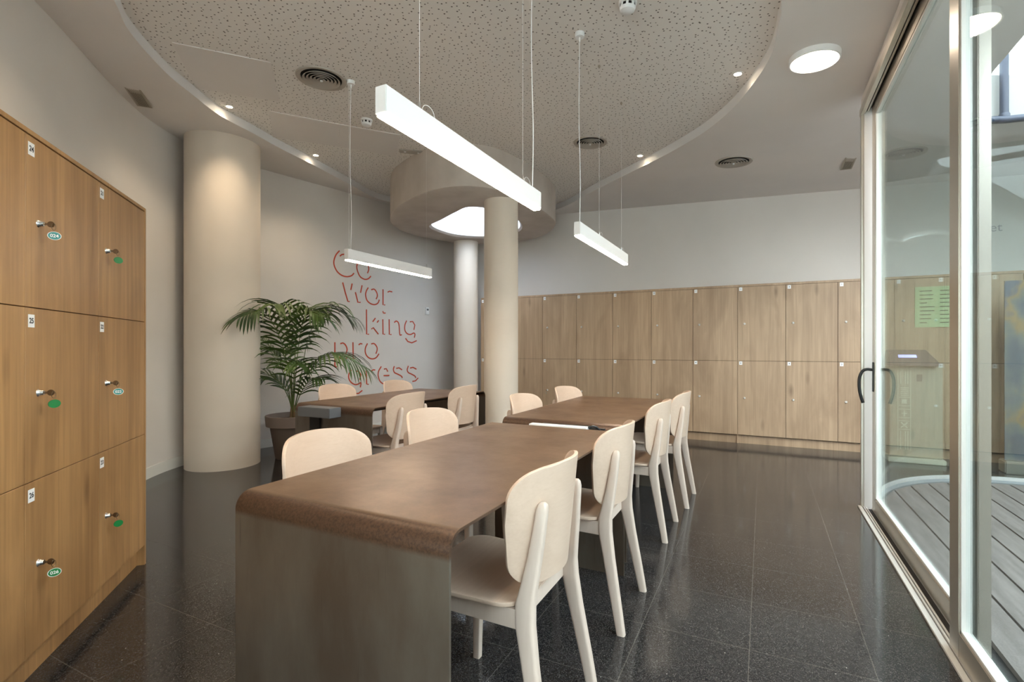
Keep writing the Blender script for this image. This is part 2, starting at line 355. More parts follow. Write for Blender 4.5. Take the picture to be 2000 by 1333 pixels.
b = MB(); b.fill([c3(OVAL, REC), c3(scl(drum, .97), REC)]); struct(b.build('ceiling_recess', M['perf'], smooth=0)).name = 'ceiling.001'
# skylight surround hanging from the recess
ZU = 2.80
t_ = empty('skylight_surround', (0, 0, 0)); tag(t_, 'big rounded concrete drum around the skylight opening above the round columns', 'skylight')
b = MB(); top = [(x, y, cz(x, y)+REC+.01) for x, y in drum]; low = [(x, y, ZU+.012) for x, y in drum]; low2 = [(x, y, ZU) for x, y in scl(drum, .985)]
b.grid([top, low, low2], True); b.fill([low2, [(x, y, ZU) for x, y in scl(opn, 1.05)]]); bmesh.ops.remove_doubles(b.bm, verts=b.bm.verts, dist=1e-5)
b.build('concrete_shell', M['concrete'], t_, 50)
b = MB(); b.grid([[(x, y, ZU) for x, y in scl(opn, 1.05)], [(x, y, ZU+.004) for x, y in scl(opn, 1.04)], [(x, y, ZU+.025) for x, y in opn]], True); b.build('opening_rim', M['concrete'], t_, 50)
b = MB(); b.grid([[(x, y, ZU+.025) for x, y in opn], [(x, y, 4.1) for x, y in opn]], True); b.build('light_shaft', M['shaft'], t_, 50)
# columns
def column(x, y, r, z1, label):
    b = MB(); b.lathe([(0, 0), (r, 0), (r, z1), (0, z1)], (x, y, 0), 64); tag(b.build('round_column', M['column'], None, 40), label, 'column')
column(-4.86, 3.215, .335, cz(-4.86, 3.2)+.01, 'thick cream round column beside the potted palm')
column(-2.615, 4.95, .19, ZU, 'slim cream round column standing in front of the skylight opening')
column(-4.10, 6.60, .185, ZU, 'slim daylit white round column in the far corner, partly behind another column')
# baseboards
def offs(pts, d):
    o_ = []
    for i in range(len(pts)):
        a = Vector(pts[max(i-1, 0)]); c = Vector(pts[min(i+1, len(pts)-1)]); t = (c-a).normalized(); o_.append((pts[i][0]+t.y*d, pts[i][1]-t.x*d))
    return o_
struct(wallstrip('baseboard_left', offs(wl, .014), M['base'], .013, 0, .10))
struct(wallstrip('baseboard_back', [(-4.6, YB-.014), (-3.92, YB-.014)], M['base'], .013, 0, .10))

# ------------------------------------------------------------------ ceiling panels, vents, detectors, lamps
def on_c(p): return Vector((p[0], p[1], cz(p[0], p[1])))
TILT = Matrix.Rotation(math.atan(CB), 4, 'X') @ Matrix.Rotation(math.atan(-CA), 4, 'Y')
def ceil_thing(name, loc, label, cat, group=None, rz=0.0):
    o = empty(name, loc); o.rotation_euler = (Matrix(((1, 0, CA), (0, 1, CB), (-CA, -CB, 1))).transposed().to_4x4().to_euler()) if False else (math.atan(CB), -math.atan(CA), rz); tag(o, label, cat, group); return o
for px, lab in (([(336, 82), (528.4, 121), (546.6, 198), (383.5, 171)], 'plain white ceiling panel in the perforated recess, nearest the round air vent'),
                ([(526, 216), (662, 242), (660, 285), (533, 267)], 'plain patched ceiling panel in the recess, left of its twin'),
                ([(663, 242.3), (782, 263), (773, 305), (661, 285.2)], 'plain patched ceiling panel by the small white smoke detector')):
    q = [at_c(u, v, REC) for u, v in px]; b = MB(); b.loft([[p-Vector((0, 0, .006)) for p in q], [p+Vector((0, 0, .001)) for p in q]])
    tag(b.build('ceiling_panel', M['ceil'], None, 0), lab, 'ceiling panel', 'plain panels in the perforated ceiling')
def diffuser(loc, r, label):
    o = ceil_thing('air_diffuser', loc, label, 'air vent', 'round ceiling air diffusers')
    b = MB(); b.lathe([(r, 0), (r, -.004), (r*.98, -.010), (r*.82, -.006), (r*.80, 0)], n=48); b.build('frame', M['ventring'], o)
    b = MB(); b.lathe([(0, -.0005), (r*.81, -.0005)], n=48); b.build('dark_core', M['ventdark'], o)
    for k in range(5):
        ro = r*(.74-.14*k)
        b = MB(); b.lathe([(ro, -.016), (ro-r*.085, -.003), (ro-r*.090, -.006), (ro-r*.012, -.019), (ro, -.016)], n=40); b.build('ring', M['ventring'], o)
    b = MB(); b.lathe([(0, -.03), (r*.05, -.028), (r*.06, -.018), (0, -.016)], n=16); b.build('centre_knob', M['whitegloss'], o)
diffuser(at_c(628, 153, REC), .185, 'round grey air diffuser in the recess, nearest the plain panel')
diffuser(at_c(1153, 278, REC), .165, 'round grey air diffuser in the recess behind the pendant cord')
diffuser(at_c(1433, 316), .18, 'round grey air diffuser in the smooth ceiling above the back lockers')
diffuser(at_c(1765, 299), .18, 'round air diffuser seen through the sliding door glass')
def grille(px, label, nsl=7):
    q = [at_c(u, v) for u, v in px]; c = sum(q, Vector())/4; e1 = ((q[1]-q[0])+(q[2]-q[3]))/2; e2 = ((q[3]-q[0])+(q[2]-q[1]))/2
    L, W = e2.length, e1.length; a = math.atan2(e2.y, e2.x); o = ceil_thing('ceiling_grille', c, label, 'air grille', 'rectangular ceiling grilles', a)
    b = MB(); b.box(-L/2, L/2, -W/2, -W/2+.012, -.008, 0); b.box(-L/2, L/2, W/2-.012, W/2, -.008, 0); b.box(-L/2, -L/2+.012, -W/2, W/2, -.008, 0); b.box(L/2-.012, L/2, -W/2, W/2, -.008, 0); b.build('frame', M['grille'], o)
    b = MB()
    for i in range(nsl):
        y = -W/2+.012+(W-.024)*(i+.5)/nsl; b.box(-L/2+.01, L/2-.01, y-.003, y+.003, -.007, -.001)
    b.build('slats', M['grille'], o)
    b = MB(); b.box(-L/2+.01, L/2-.01, -W/2+.01, W/2-.01, -.0012, -.0004); b.build('backing', M['ventdark'], o)
grille([(232, 160), (268, 165), (295, 205), (271, 203)], 'rectangular grey ceiling grille above the numbered lockers on the left')
grille([(1652, 306), (1675, 305.5), (1662.6, 327.6), (1641.6, 329)], 'small rectangular ceiling grille near the sliding door')
q = at_c(806, 296, REC); o = ceil_thing('emergency_light', q, 'small flat emergency light in the recess beside the concrete drum', 'emergency light', None, R(35))
b = MB(); b.box(-.14, .14, -.05, .05, -.012, 0, .004); b.build('housing', M['ventring'], o); 
for x in (-.08, .06): b = MB(); b.lathe([(0, -.016), (.012, -.014), (.013, -.011)], (x, 0, 0), 14); b.build('led', M['whitegloss'], o)
def smoke(loc, label):
    o = ceil_thing('smoke_detector', loc, label, 'smoke detector', 'white smoke detectors on the recessed ceiling')
    b = MB(); b.lathe([(0, 0), (.052, 0), (.052, -.012), (.048, -.016), (.044, -.017)], n=40); b.lathe([(.042, -.032), (.046, -.034), (.040, -.050), (.028, -.058), (0, -.060)], n=40); b.build('housing', M['whitegloss'], o)
    b = MB(); b.lathe([(.040, -.016), (.040, -.034)], n=32); b.build('dark_slot', M['black'], o)
    b = MB()
    for k in range(8): b.box(.040, .045, -.007, .007, -.034, -.016, 0, Matrix.Rotation(k*pi/4+.2, 4, 'Z'))
    b.build('fins', M['whitegloss'], o)
smoke(at_c(1226, 4, REC), 'white smoke detector cut off by the top edge, right of the pendant ceiling rose')
smoke(at_c(716, 234, REC), 'small white smoke detector beside the far left pendant rose')
def downlight(loc, label, real=True):
    o = ceil_thing('downlight', loc, label, 'downlight', 'small recessed downlights around the ceiling recess')
    b = MB(); b.lathe([(.036, 0), (.036, -.004), (.026, -.005), (.025, -.001)], n=28); b.build('trim_ring', M['white'], o)
    b = MB(); b.lathe([(0, -.003), (.0255, -.003)], n=24); b.build('lens', M['e_down'], o)
    l = bpy.data.lights.new('bulb', 'SPOT'); l.energy = LAMP['down']; l.color = (1, .80, .55); l.spot_size = R(125); l.spot_blend = 1.0; l.shadow_soft_size = .03
    lo = bpy.data.objects.new('bulb', l); COL.objects.link(lo); lo.parent = o; lo.location = (0, 0, -.02)
downlight(at_c(448, 208, REC), 'glowing downlight in the recess above the thick column')
downlight(at_c(617, 303, REC), 'glowing downlight in the recess above the lettered wall')
downlight(at_c(1250, 304, REC), 'glowing downlight in the recess right of the pendant cord')
downlight(at_c(1441, 144, REC), 'glowing downlight in the recess nearest the round ceiling lamp')
for x, y, lb in ((-2.75, 1.35, 'recessed downlight beside the left lockers, above the top edge of the picture'), (-1.5, 1.0, 'recessed downlight above the near end of the nearest table'), (-.25, 1.9, 'recessed downlight above the aisle by the sliding door')): downlight(Vector((x, y, cz(x, y)+REC)), lb)
def disc_lamp(loc, label):
    o = ceil_thing('disc_ceiling_lamp', loc, label, 'ceiling lamp'); r = .145
    b = MB(); b.lathe([(0, 0), (r, 0), (r, -.034), (r-.004, -.038), (r-.010, -.038), (r-.012, -.034)], n=56); b.build('housing', M['whitegloss'], o)
    b = MB(); b.lathe([(r-.012, -.034), (r*.6, -.037), (0, -.038)], n=56); b.build('diffuser', M['e_disc'], o)
disc_lamp(at_c(1591, 110), 'round white disc ceiling lamp, lit, near the sliding door')

# linear pendants
def pendant(xc, y0, y1, zb, label, cord_y, wires, loop=True):
    o = empty('linear_pendant_lamp', (xc, (y0+y1)/2, zb)); tag(o, label, 'pendant lamp', 'linear pendant lamps over the tables'); L = (y1-y0)/2; W = .021; Hh = .088
    b = MB(); b.box(-W, W, -L, L, .006, Hh, .002); b.build('housing', M['white'], o)
    b = MB(); b.box(-W+.002, W-.002, -L+.004, L-.004, -.002, .0055, .003); b.build('diffuser', M['e_strip'], o)
    zc_ = lambda y: cz(xc, (y0+y1)/2+y)+REC-zb
    for y in wires:
        y -= (y0+y1)/2; b = MB(); b.tube([(0, y, Hh+.03), (0, y, zc_(y))], .0007, 6); b.build('suspension_wire', M['white'], o)
        b = MB(); b.lathe([(0, Hh), (.004, Hh), (.004, Hh+.03), (.002, Hh+.036), (0, Hh+.036)], (0, y, 0), 12); b.build('wire_gripper', M['chrome'], o)
        b = MB(); b.lathe([(0, 0), (.009, 0), (.009, -.008), (.003, -.02), (0, -.02)], (0, y, zc_(y)), 12); b.build('ceiling_hook', M['grille'], o)
        if loop:
            b = MB(); b.tube([(0, y+.05+.035*cos(a), Hh+.012+.028*sin(a)) for a in [i*pi/10 for i in range(-2, 13)]], .0012, 6); b.build('wire_loop', M['white'], o)
    y = cord_y-(y0+y1)/2
    b = MB(); b.tube(smooth_open([(0, y, Hh), (.002, y+.004, Hh+.3), (-.003, y-.006, Hh+.7), (0, y, zc_(y)-.02)], 5), .0024, 8); b.build('power_cord', M['white'], o)
    b = MB(); b.lathe([(0, -.028), (.028, -.028), (.030, -.024), (.030, 0), (0, 0)], (0, y, zc_(y)), 32); b.lathe([(0, -.06), (.005, -.055), (.005, -.028)], (0, y, zc_(y)), 12); b.build('ceiling_rose', M['whitegloss'], o)
    return o
pendant(-1.01, 1.15, 2.30, 1.858, 'largest white linear pendant lamp, above the nearest steel table', 2.24, (1.338, 2.13))
pendant(-1.035, 2.97, 4.20, 1.868, 'white linear pendant lamp over the middle table, right of the slim columns', 3.02, (3.44, 4.06))
pendant(-2.84, 2.85, 3.93, 1.838, 'white linear pendant lamp in front of the lettered wall', 2.90, (2.88, 3.87), False)

# ------------------------------------------------------------------ left locker bank
def sticker(parent, c, ux, n, sz, num):
    up = Vector((0, 0, 1)); mt = Matrix((ux, up, n)).transposed().to_4x4(); mt.translation = c
    b = MB(); b.box(-sz/2, sz/2, -sz*.62, sz*.62, 0, .001, 0, mt); pl = b.build('number_plate', M['whitegloss'], parent, 0)
    if num:
        mt2 = mt.copy(); mt2.translation = c+n*.0013; text_mesh(num, sz*.72, 'number', M['ink'], mt2, pl, True)
def lock(parent, c, n, r=.011, m_=None):
    q = n.to_track_quat('Z', 'X').to_matrix().to_4x4(); q.translation = c
    b = MB(); b.lathe([(0, .016), (r*.7, .016), (r*.85, .012), (r, .003), (r*1.25, 0)], n=20, mtx=q); b.build('lock', m_ or M['chrome'], parent)
def key(c, n, ux, tagmat, num, label, group='green tagged keys in the left lockers', ang=0.0, s=1.0):
    o = empty('locker_key', c); tag(o, label, 'key', group); up = Vector((0, 0, 1))
    fr = Matrix((ux, up, n)).transposed().to_4x4(); sc_ = Matrix.Scale(s, 4)
    b = MB(); b.box(-.0012, .0012, -.004, .004, .012, .024, 0, fr @ sc_); b.lathe([(0, -.0012), (.011, -.0012), (.011, .0012), (0, .0012)], n=20, mtx=fr @ sc_ @ Matrix.Translation((0, 0, .036)) @ Matrix.Rotation(pi/2, 4, 'Y')); b.build('key_bow', M['brass'], o)
    b = MB(); b.tube([fr @ sc_ @ Vector((.010*sin(a)*.5, -.012-.012*cos(a)*1.0+0.004, .044+.004*sin(a))) for a in [i*2*pi/18 for i in range(18)]], .0009, 6, True); b.build('key_ring', M['brass'], o)
    tm = fr @ sc_ @ Matrix.Translation((0, -.040, .046)) @ Matrix.Rotation(-R(66)+ang, 4, 'Y')
    b = MB(); b.lathe([(0, -.0014), (.019, -.0014), (.019, .0014), (0, .0014)], n=28, mtx=tm @ Matrix.Scale(.78, 4, (0, 1, 0)))
    tg = b.build('key_tag', tagmat, o)
    if num:
        b = MB(); b.lathe([(.0172, .0012), (.0172, .0019), (.019, .0019), (.019, .0012)], n=28, mtx=tm @ Matrix.Scale(.78, 4, (0, 1, 0))); b.build('tag_border', M['whitegloss'], tg)
        text_mesh(num, .0155, 'tag_number', M['whitegloss'], tm @ Matrix.Translation((0, -.0005, .0018)), tg, True)
LC = Vector((-3.008, 1.533, 0)); _k = (680.-CXP)/FPX; _x, _y = _w(_k, 1.0)
LD = -Vector((_x, _y, 0)).normalized()                # along the bank, from its far corner towards the viewer
LN = Vector((-LD.y, LD.x, 0))
if LN.dot(-LC) < 0: LN = -LN                          # out of the doors, into the room
DW, ROWS, PT = .525, [.105, .705, 1.31, 1.905], .02
bank = empty('locker_cabinet', LC); tag(bank, 'tall oak locker bank filling the left side, numbered doors with green key tags', 'lockers')
def lmat(): 
    m_ = Matrix((LD, LN, Vector((0, 0, 1)))).transposed().to_4x4(); return m_
LM = lmat(); NC = 5; LL = PT+NC*DW+.02; DEP = .55
b = MB(); b.box(0, PT, -DEP, 0.018, 0, 1.925, .001, LM); b.box(LL-PT, LL, -DEP, .018, 0, 1.925, .001, LM); b.box(PT, LL-PT, -DEP, .018, 1.908, 1.925, .001, LM); b.box(PT, LL-PT, -DEP, -DEP+.01, 0, 1.905, 0, LM)
b.build('carcass', M['oak'], bank, 0)
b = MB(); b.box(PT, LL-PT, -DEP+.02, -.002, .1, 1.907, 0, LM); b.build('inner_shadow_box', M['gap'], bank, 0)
b = MB(); b.box(PT, LL-PT, -.04, -.03+.012, 0, .1, 0, LM); b.build('plinth', M['oak'], bank, 0)
info = {0: ['23', '22', '21'], 1: ['26', '25', '24']}
for ci in range(NC):
    for ri in range(3):
        x0 = PT+ci*DW+.0015; x1 = x0+DW-.003; z0 = ROWS[ri]+.0015; z1 = ROWS[ri+1]-.0015
        b = MB(); b.box(x0, x1, -.001, .017, z0, z1, .0012, LM, 1); d = b.build('door', M['oak'], bank, 0)
        if ci < 2:
            c = LM @ Vector((x1-.032, .0171, z1-.045)); sticker(d, c, -LD, LN, .036, info[ci][ri])
        lock(d, LM @ Vector((x1-.075, .017, (z0+z1)/2+.003)), LN)
tags = {(1, 2): ('teal', '024', 'teal oval 024 tag on the key of locker 24', 0), (1, 1): ('green', '', 'plain green tag on the key of locker 25', .5), (1, 0): ('green', '026', 'green tag on the key of locker 26, lowest of the nearer column', .1),
        (0, 2): ('green', '', 'green tag on the key of locker 21, top of the far column', .5), (0, 1): ('teal', '022', 'teal 022 tag on the key of locker 22', 0), (0, 0): ('green', '', 'green tag on the key of locker 23, bottom of the far column', .4)}
for (ci, ri), (mm_, num, lab, a) in tags.items():
    x1 = PT+ci*DW+.0015+DW-.003; key(LC+LM @ Vector((x1-.075, .017, (ROWS[ri]+ROWS[ri+1])/2+.003)), LN, -LD, M[mm_], num, lab, ang=a)

# ------------------------------------------------------------------ back locker banks
YF, CW, X0 = 6.75, .5189, -3.914
def back_bank(n0, n1, label):
    x0, x1 = X0+n0*CW, X0+n1*CW; o = empty('locker_cabinet', ((x0+x1)/2, YF, 0)); tag(o, label, 'lockers', 'oak locker banks along the back wall'); L = (x1-x0)/2
    b = MB(); b.box(-L, L, -.006, .385, 1.918, 1.944, .001); b.box(-L, -L+.008, 0, .385, 0, 1.918); b.box(L-.008, L, 0, .385, 0, 1.918); b.build('carcass', M['oakb'], o, 0)
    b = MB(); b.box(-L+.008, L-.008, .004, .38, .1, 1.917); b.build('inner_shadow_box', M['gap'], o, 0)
    b = MB(); b.box(-L+.008, L-.008, .02, .035, 0, .1); b.build('plinth', M['oakb'], o, 0)
    for i in range(n0, n1):
        for k, (z0, z1) in enumerate(((1.0135, 1.914), (.108, 1.010))):
            a = X0+i*CW-(x0+x1)/2+.002; b = MB(); b.box(a, a+CW-.004, -.015, .003, z0, z1, .001, None, 1); d = b.build('door', M['oakb'], o, 0)
            num = str(19-2*i+k) if i <= 9 else ''
            sticker(d, Vector((a+.034, -.0155, z1-.026)), Vector((1, 0, 0)), Vector((0, -1, 0)), .034, num)
            lock(d, Vector((a+.075, -.015, (z0+z1)/2)), Vector((0, -1, 0)), .011, M['satin'])
back_bank(0, 7, 'long oak locker bank on the back wall, left part behind the slim columns')
back_bank(7, 14, 'long oak locker bank on the back wall, right part running behind the glass door')
p = Vector((X0+2*CW+.077, YF-.015, (.108+1.01)/2)); key(p, Vector((0, -1, 0)), Vector((1, 0, 0)), M['teal'], '', 'teal tagged key in a lower back locker above the middle table', None)

# ------------------------------------------------------------------ tables
def steel_table(x0, x1, y0, y1, label):
    o = empty('steel_table', ((x0+x1)/2, (y0+y1)/2, 0)); tag(o, label, 'table', 'bent steel plate tables'); W = (x1-x0)/2; L = (y1-y0)/2; Hh = .745; r = .05; th = .008
    def prof(off):
        l_, h_, rr = L-off, Hh-off, r-off; p = [(-l_, 0)]
        p += [(-l_+rr-rr*cos(a), h_-rr+rr*sin(a)) for a in [i*pi/2/8 for i in range(9)]]
        p += [(l_-rr+rr*sin(a), h_-rr+rr*cos(a)) for a in [i*pi/2/8 for i in range(9)]]; p += [(l_, 0)]; return p
    po, pi_ = prof(0), prof(th); b = MB(); n = len(po)
    g = [[b.bm.verts.new((x, y, z)) for (y, z) in po+pi_[::-1]] for x in (-W, W)]; m_ = len(g[0])
    for k in range(m_): b.bm.faces.new((g[0][k], g[0][(k+1) % m_], g[1][(k+1) % m_], g[1][k]))
    for s_ in (0, 1):
        for k in range(n-1): b.bm.faces.new((g[s_][k], g[s_][k+1], g[s_][m_-2-k], g[s_][m_-1-k]))
    bmesh.ops.recalc_face_normals(b.bm, faces=b.bm.faces)
    b.build('bent_plate', M['steel'], o, 30)
    b = MB(); b.box(-W+.12, W-.12, -L+.05, L-.05, .70, .7365); b.build('under_rail', M['gasket'], o, 0)
    return o
steel_table(-1.388, -.638, .955, 2.56, 'brown oxidised steel table nearest the viewer with rounded bent end')
steel_table(-1.43, -.665, 2.72, 4.31, 'brown oxidised steel table in the middle, beyond the nearest one')
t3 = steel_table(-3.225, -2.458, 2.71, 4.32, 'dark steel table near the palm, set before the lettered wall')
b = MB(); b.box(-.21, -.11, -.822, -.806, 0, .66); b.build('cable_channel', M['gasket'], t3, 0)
o = empty('socket_box', (-2.905, 2.66, .668)); tag(o, 'grey metal socket box fixed on the near end of the dark table', 'socket box')
b = MB(); b.box(-.16, .16, -.065, .048, .0, .07, .003); b.build('housing', M['metalgrey'], o); b = MB(); b.box(-.155, .155, -.066, -.0652, .008, .062); b.build('front_plate', M['metalgrey'], o)
o = empty('cable_tray', (-1.02, 2.64, .735)); tag(o, 'white socket strip in the gap between the two brown tables', 'socket strip')
b = MB(); b.box(-.17, .17, -.05, .0, -.01, .005, .002); b.build('housing', M['whitegloss'], o); b = MB(); b.box(-.12, .16, .0, .05, -.01, .002, .002); b.build('socket_row', M['black'], o); b = MB(); b.tube(smooth_open([(.17, -.02, 0), (.19, -.01, .008), (.21, 0, .004), (.23, .02, -.02)], 5), .006, 8); b.build('plug_cord', M['black'], o)
b = MB(); b.box(-.20, -.17, -.03, .07, -.02, -.011); b.box(-.20, .24, .05, .07, -.02, -.011); b.build('bracket', M['gasket'], o)

# ------------------------------------------------------------------ chairs
def yb(x, z): return -.235-.10*(z-.50)+.10*(x/.222)**2       # rear face of the curved backrest
def rounded_rows(zs, hw, fn, n=22):
    return [[fn(hw(z)*(-1+2*k/n), z) for k in range(n+1)] for z in zs]
def make_chair():
    o = empty('wooden_chair')
    z0, z1, rt, rb = .495, .838, .09, .075
    def hw(z):
        w_ = .222-.022*max(0, (.68-z)/.18)
        if z > z1-rt: d = z-(z1-rt); w_ -= rt-math.sqrt(max(rt*rt-d*d, 0))
        if z < z0+rb: d = z0+rb-z; w_ -= rb-math.sqrt(max(rb*rb-d*d, 0))
        return w_
    zs = [z0+(z1-z0)*(.5-.5*cos(pi*i/34)) for i in range(35)]
    def top(x, z):                                            # the top edge arches up a little in the middle
        f = max(0, (z-.7)/.138)**2; return (x, yb(x, z), z-.006*f*min(1.6, (x/.12)**2))
    b = MB(); b.grid(rounded_rows(zs, hw, top)); bk = b.build('backrest', M['ash'], o, 60)
    m_ = bk.modifiers.new('thickness', 'SOLIDIFY'); m_.thickness = .012; m_.offset = 0; m2 = bk.modifiers.new('edge', 'BEVEL'); m2.width = .003; m2.segments = 2; m2.limit_method = 'ANGLE'
    ys = [-.175+.375*(.5-.5*cos(pi*i/26)) for i in range(27)]
    def sw(y):
        w_ = .205+.018*(y+.175)/.405; rf, rr = .07, .06
        if y > .20-rf: d = y-(.20-rf); w_ -= rf-math.sqrt(max(rf*rf-d*d, 0))
        if y < -.175+rr: d = -.175+rr-y; w_ -= rr-math.sqrt(max(rr*rr-d*d, 0))
        return w_
    b = MB(); b.grid(rounded_rows(ys, sw, lambda x, y: (x, y, .450-.010*(1-min(1, (x/.2)**2))*(1-min(1, ((y+.03)/.2)**2))+.004*(y > 0)*(y/.23)))); st = b.build('seat', M['ash'], o, 60)
    m_ = st.modifiers.new('thickness', 'SOLIDIFY'); m_.thickness = .012; m_.offset = 0; m2 = st.modifiers.new('edge', 'BEVEL'); m2.width = .003; m2.segments = 2; m2.limit_method = 'ANGLE'
    def rr_sec(cx, cy, z, hx, hy, r, tl=0.0):
        out = []
        for qx, qy, a0 in ((1, 1, 0), (-1, 1, pi/2), (-1, -1, pi), (1, -1, 1.5*pi)):
            for k in range(4):
                a = a0+k*pi/6; y_ = qy*(hy-r)+r*sin(a); out.append((cx+qx*(hx-r)+r*cos(a), cy+y_, z+tl*y_))
        return out
    for sx in (-1, 1):
        path = [(.207, -.272, 0, .015, .017), (.200, -.250, .12, .016, .020), (.187, -.216, .30, .017, .024), (.180, -.199, .40, .018, .028), (.175, -.197, .455, .018, .028), (.170, -.205, .50, .017, .024), (.158, -.218, .58, .0165, .020), (.148, -.228, .66, .016, .0175), (.143, -.2335, .712, .0155, .016), (.141, -.2345, .728, .012, .013), (.141, -.235, .735, .006, .007)]
        secs = [rr_sec(sx*x, y, z, hx, hy, min(hx, hy)*.55, .0) for x, y, z, hx, hy in path]
        b = MB(); b.loft(secs); b.build('leg', M['ashleg'], o, 50)
        b = MB(); b.loft([rr_sec(sx*x, y, z, h_, h_, .005) for x, y, z, h_ in ((.196, .178, 0, .0135), (.190, .170, .25, .016), (.186, .162, .444, .0185))]); b.build('leg', M['ashleg'], o, 50)
    b = MB()
    for sx in (-1, 1): b.prism([(sx*.170, -.19, .385), (sx*.178, .165, .393), (sx*.178, .165, .440), (sx*.170, -.19, .440)], (sx*.020, 0, 0))
    b.box(-.17, .17, -.180, -.160, .392, .440, .002); b.box(-.172, .172, .150, .168, .395, .440, .002); b.build('seat_rail', M['ashleg'], o, 30)
    return o
ch = make_chair(); used = False
def place(x, y, rz, label, group):
    global used
    o = copy_tree(ch) if used else ch; used = True
    o.location = (x, y, 0); o.rotation_euler.z = rz; tag(o, label, 'chair', group); return o
gr, gl_ = 'wooden chairs on the glass door side', 'wooden chairs on the lockers side'
XR = -.790
place(XR, 1.445, R(90), 'pale wooden chair nearest the viewer, tucked into the near steel table', gr)
place(XR, 2.235, R(90), 'pale wooden chair second from the viewer on the glass door side', gr)
place(XR-.01, 3.315, R(90), 'pale wooden chair on the door side of the middle table, nearer of the two', gr)
place(XR+.02, 4.05, R(90), 'pale wooden chair on the door side, farthest toward the back lockers', gr)
place(-1.36, 1.45, R(-90), 'pale wooden chair with only its back showing over the near table, closest left', gl_)
place(-1.42, 2.23, R(-90), 'pale wooden chair at the left side of the near table, beyond the closest one', gl_)
place(-1.345, 3.26, R(-93), 'pale wooden chair at the left side of the middle table, beside the slim column', gl_)
place(-1.32, 4.05, R(-98), 'pale wooden chair at the far left of the middle table before the back lockers', gl_)
place(-2.60, 3.06, R(90), 'pale wooden chair at the dark table, back turned, nearer the viewer', 'wooden chairs at the dark table')
place(-2.60, 3.86, R(90), 'pale wooden chair at the dark table, back turned, beside the slim column', 'wooden chairs at the dark table')
place(-3.30, 3.38, R(-90), 'pale wooden chair on the wall side of the dark table, nearer the palm', 'wooden chairs at the dark table')
place(-3.17, 4.07, R(-90), 'pale wooden chair behind the dark table, in front of the word gress', 'wooden chairs at the dark table')

# ------------------------------------------------------------------ potted palm
PP = at_z(572, 893, 0)
o = empty('potted_palm', PP); tag(o, 'green feathery palm in a taupe pot between thick column and dark table', 'plant')
b = MB(); b.lathe([(0, 0), (.165, 0), (.172, .01), (.225, .335), (.235, .345), (.262, .345), (.272, .45), (.268, .455), (.252, .455), (.246, .40), (.235, .39), (0, .39)], n=56); b.build('pot', M['pot'], o, 40)
b = MB(); b.lathe([(0, .415), (.12, .412), (.242, .402)], n=40); b.build('soil', M['soil'], o)
b = MB()
for a, h_ in ((0, .16), (2.1, .12), (4.2, .14)): b.tube([(.02*cos(a), .02*sin(a), .40), (.012*cos(a), .012*sin(a), .40+h_)], [.016, .009], 8)
b.build('trunk', M['bark'], o)
def frond(az, pts, nl, ll, droop, seed, twist=0.0):
    """az = heading; pts = (reach, height) of the arching stalk; leaflets on its outer part."""
    rnd = random.Random(seed); d = Vector((cos(az), sin(az), 0)); path = smooth_open([d*r_+Vector((0, 0, h_)) for r_, h_ in pts], 8); n = len(path)
    b = MB(); b.tube(path, [.006*(1-.75*i/(n-1)) for i in range(n)], 6); st = b.build('frond_stalk', M['stemm'], o)
    b = MB(); side = Vector((-d.y, d.x, 0)); i0 = int(n*.42)
    nl = int(nl*1.25)
    for k in range(nl):
        f = k/(nl-1); i = min(n-2, int(i0+f*(n-1-i0))); fr_ = (i0+f*(n-1-i0))-i; p = path[i].lerp(path[i+1], min(1, max(0, fr_))); tg = (path[i+1]-path[i]).normalized()
        for s_ in (-1, 1):
            L = ll*1.12*(.55+.75*sin(pi*min(1, .18+f*.80)))*rnd.uniform(.85, 1.12); 
            dirv = (tg*(.55+.5*f)+side*s_*(.95-.35*f)+Vector((0, 0, .18))).normalized(); wv = tg.cross(dirv); wv = (wv.cross(dirv)).normalized()
            w0 = .021*rnd.uniform(.8, 1.15); prev = None; q = p.copy(); dv = dirv.copy(); segs = 6
            for j in range(segs+1):
                g_ = j/segs; ww = w0*(.35+1.6*g_)*(1-g_)**.8 if g_ < 1 else 0; ww = max(ww, .0006)
                mid = q+Vector((0, 0, -.25*ww)); row = [b.bm.verts.new(q-wv*ww), b.bm.verts.new(mid), b.bm.verts.new(q+wv*ww)]
                if prev:
                    b.bm.faces.new((prev[0], prev[1], row[1], row[0])); b.bm.faces.new((prev[1], prev[2], row[2], row[1]))
                prev = row; dv = (dv+Vector((0, 0, -droop*(.5+g_)/segs*2.0))).normalized(); q = q+dv*(L/segs)
    b.build('leaflets', M['leaf'], st, 60, fix=False)
AZ0 = YAW                                                   # heading of the picture's right in plan
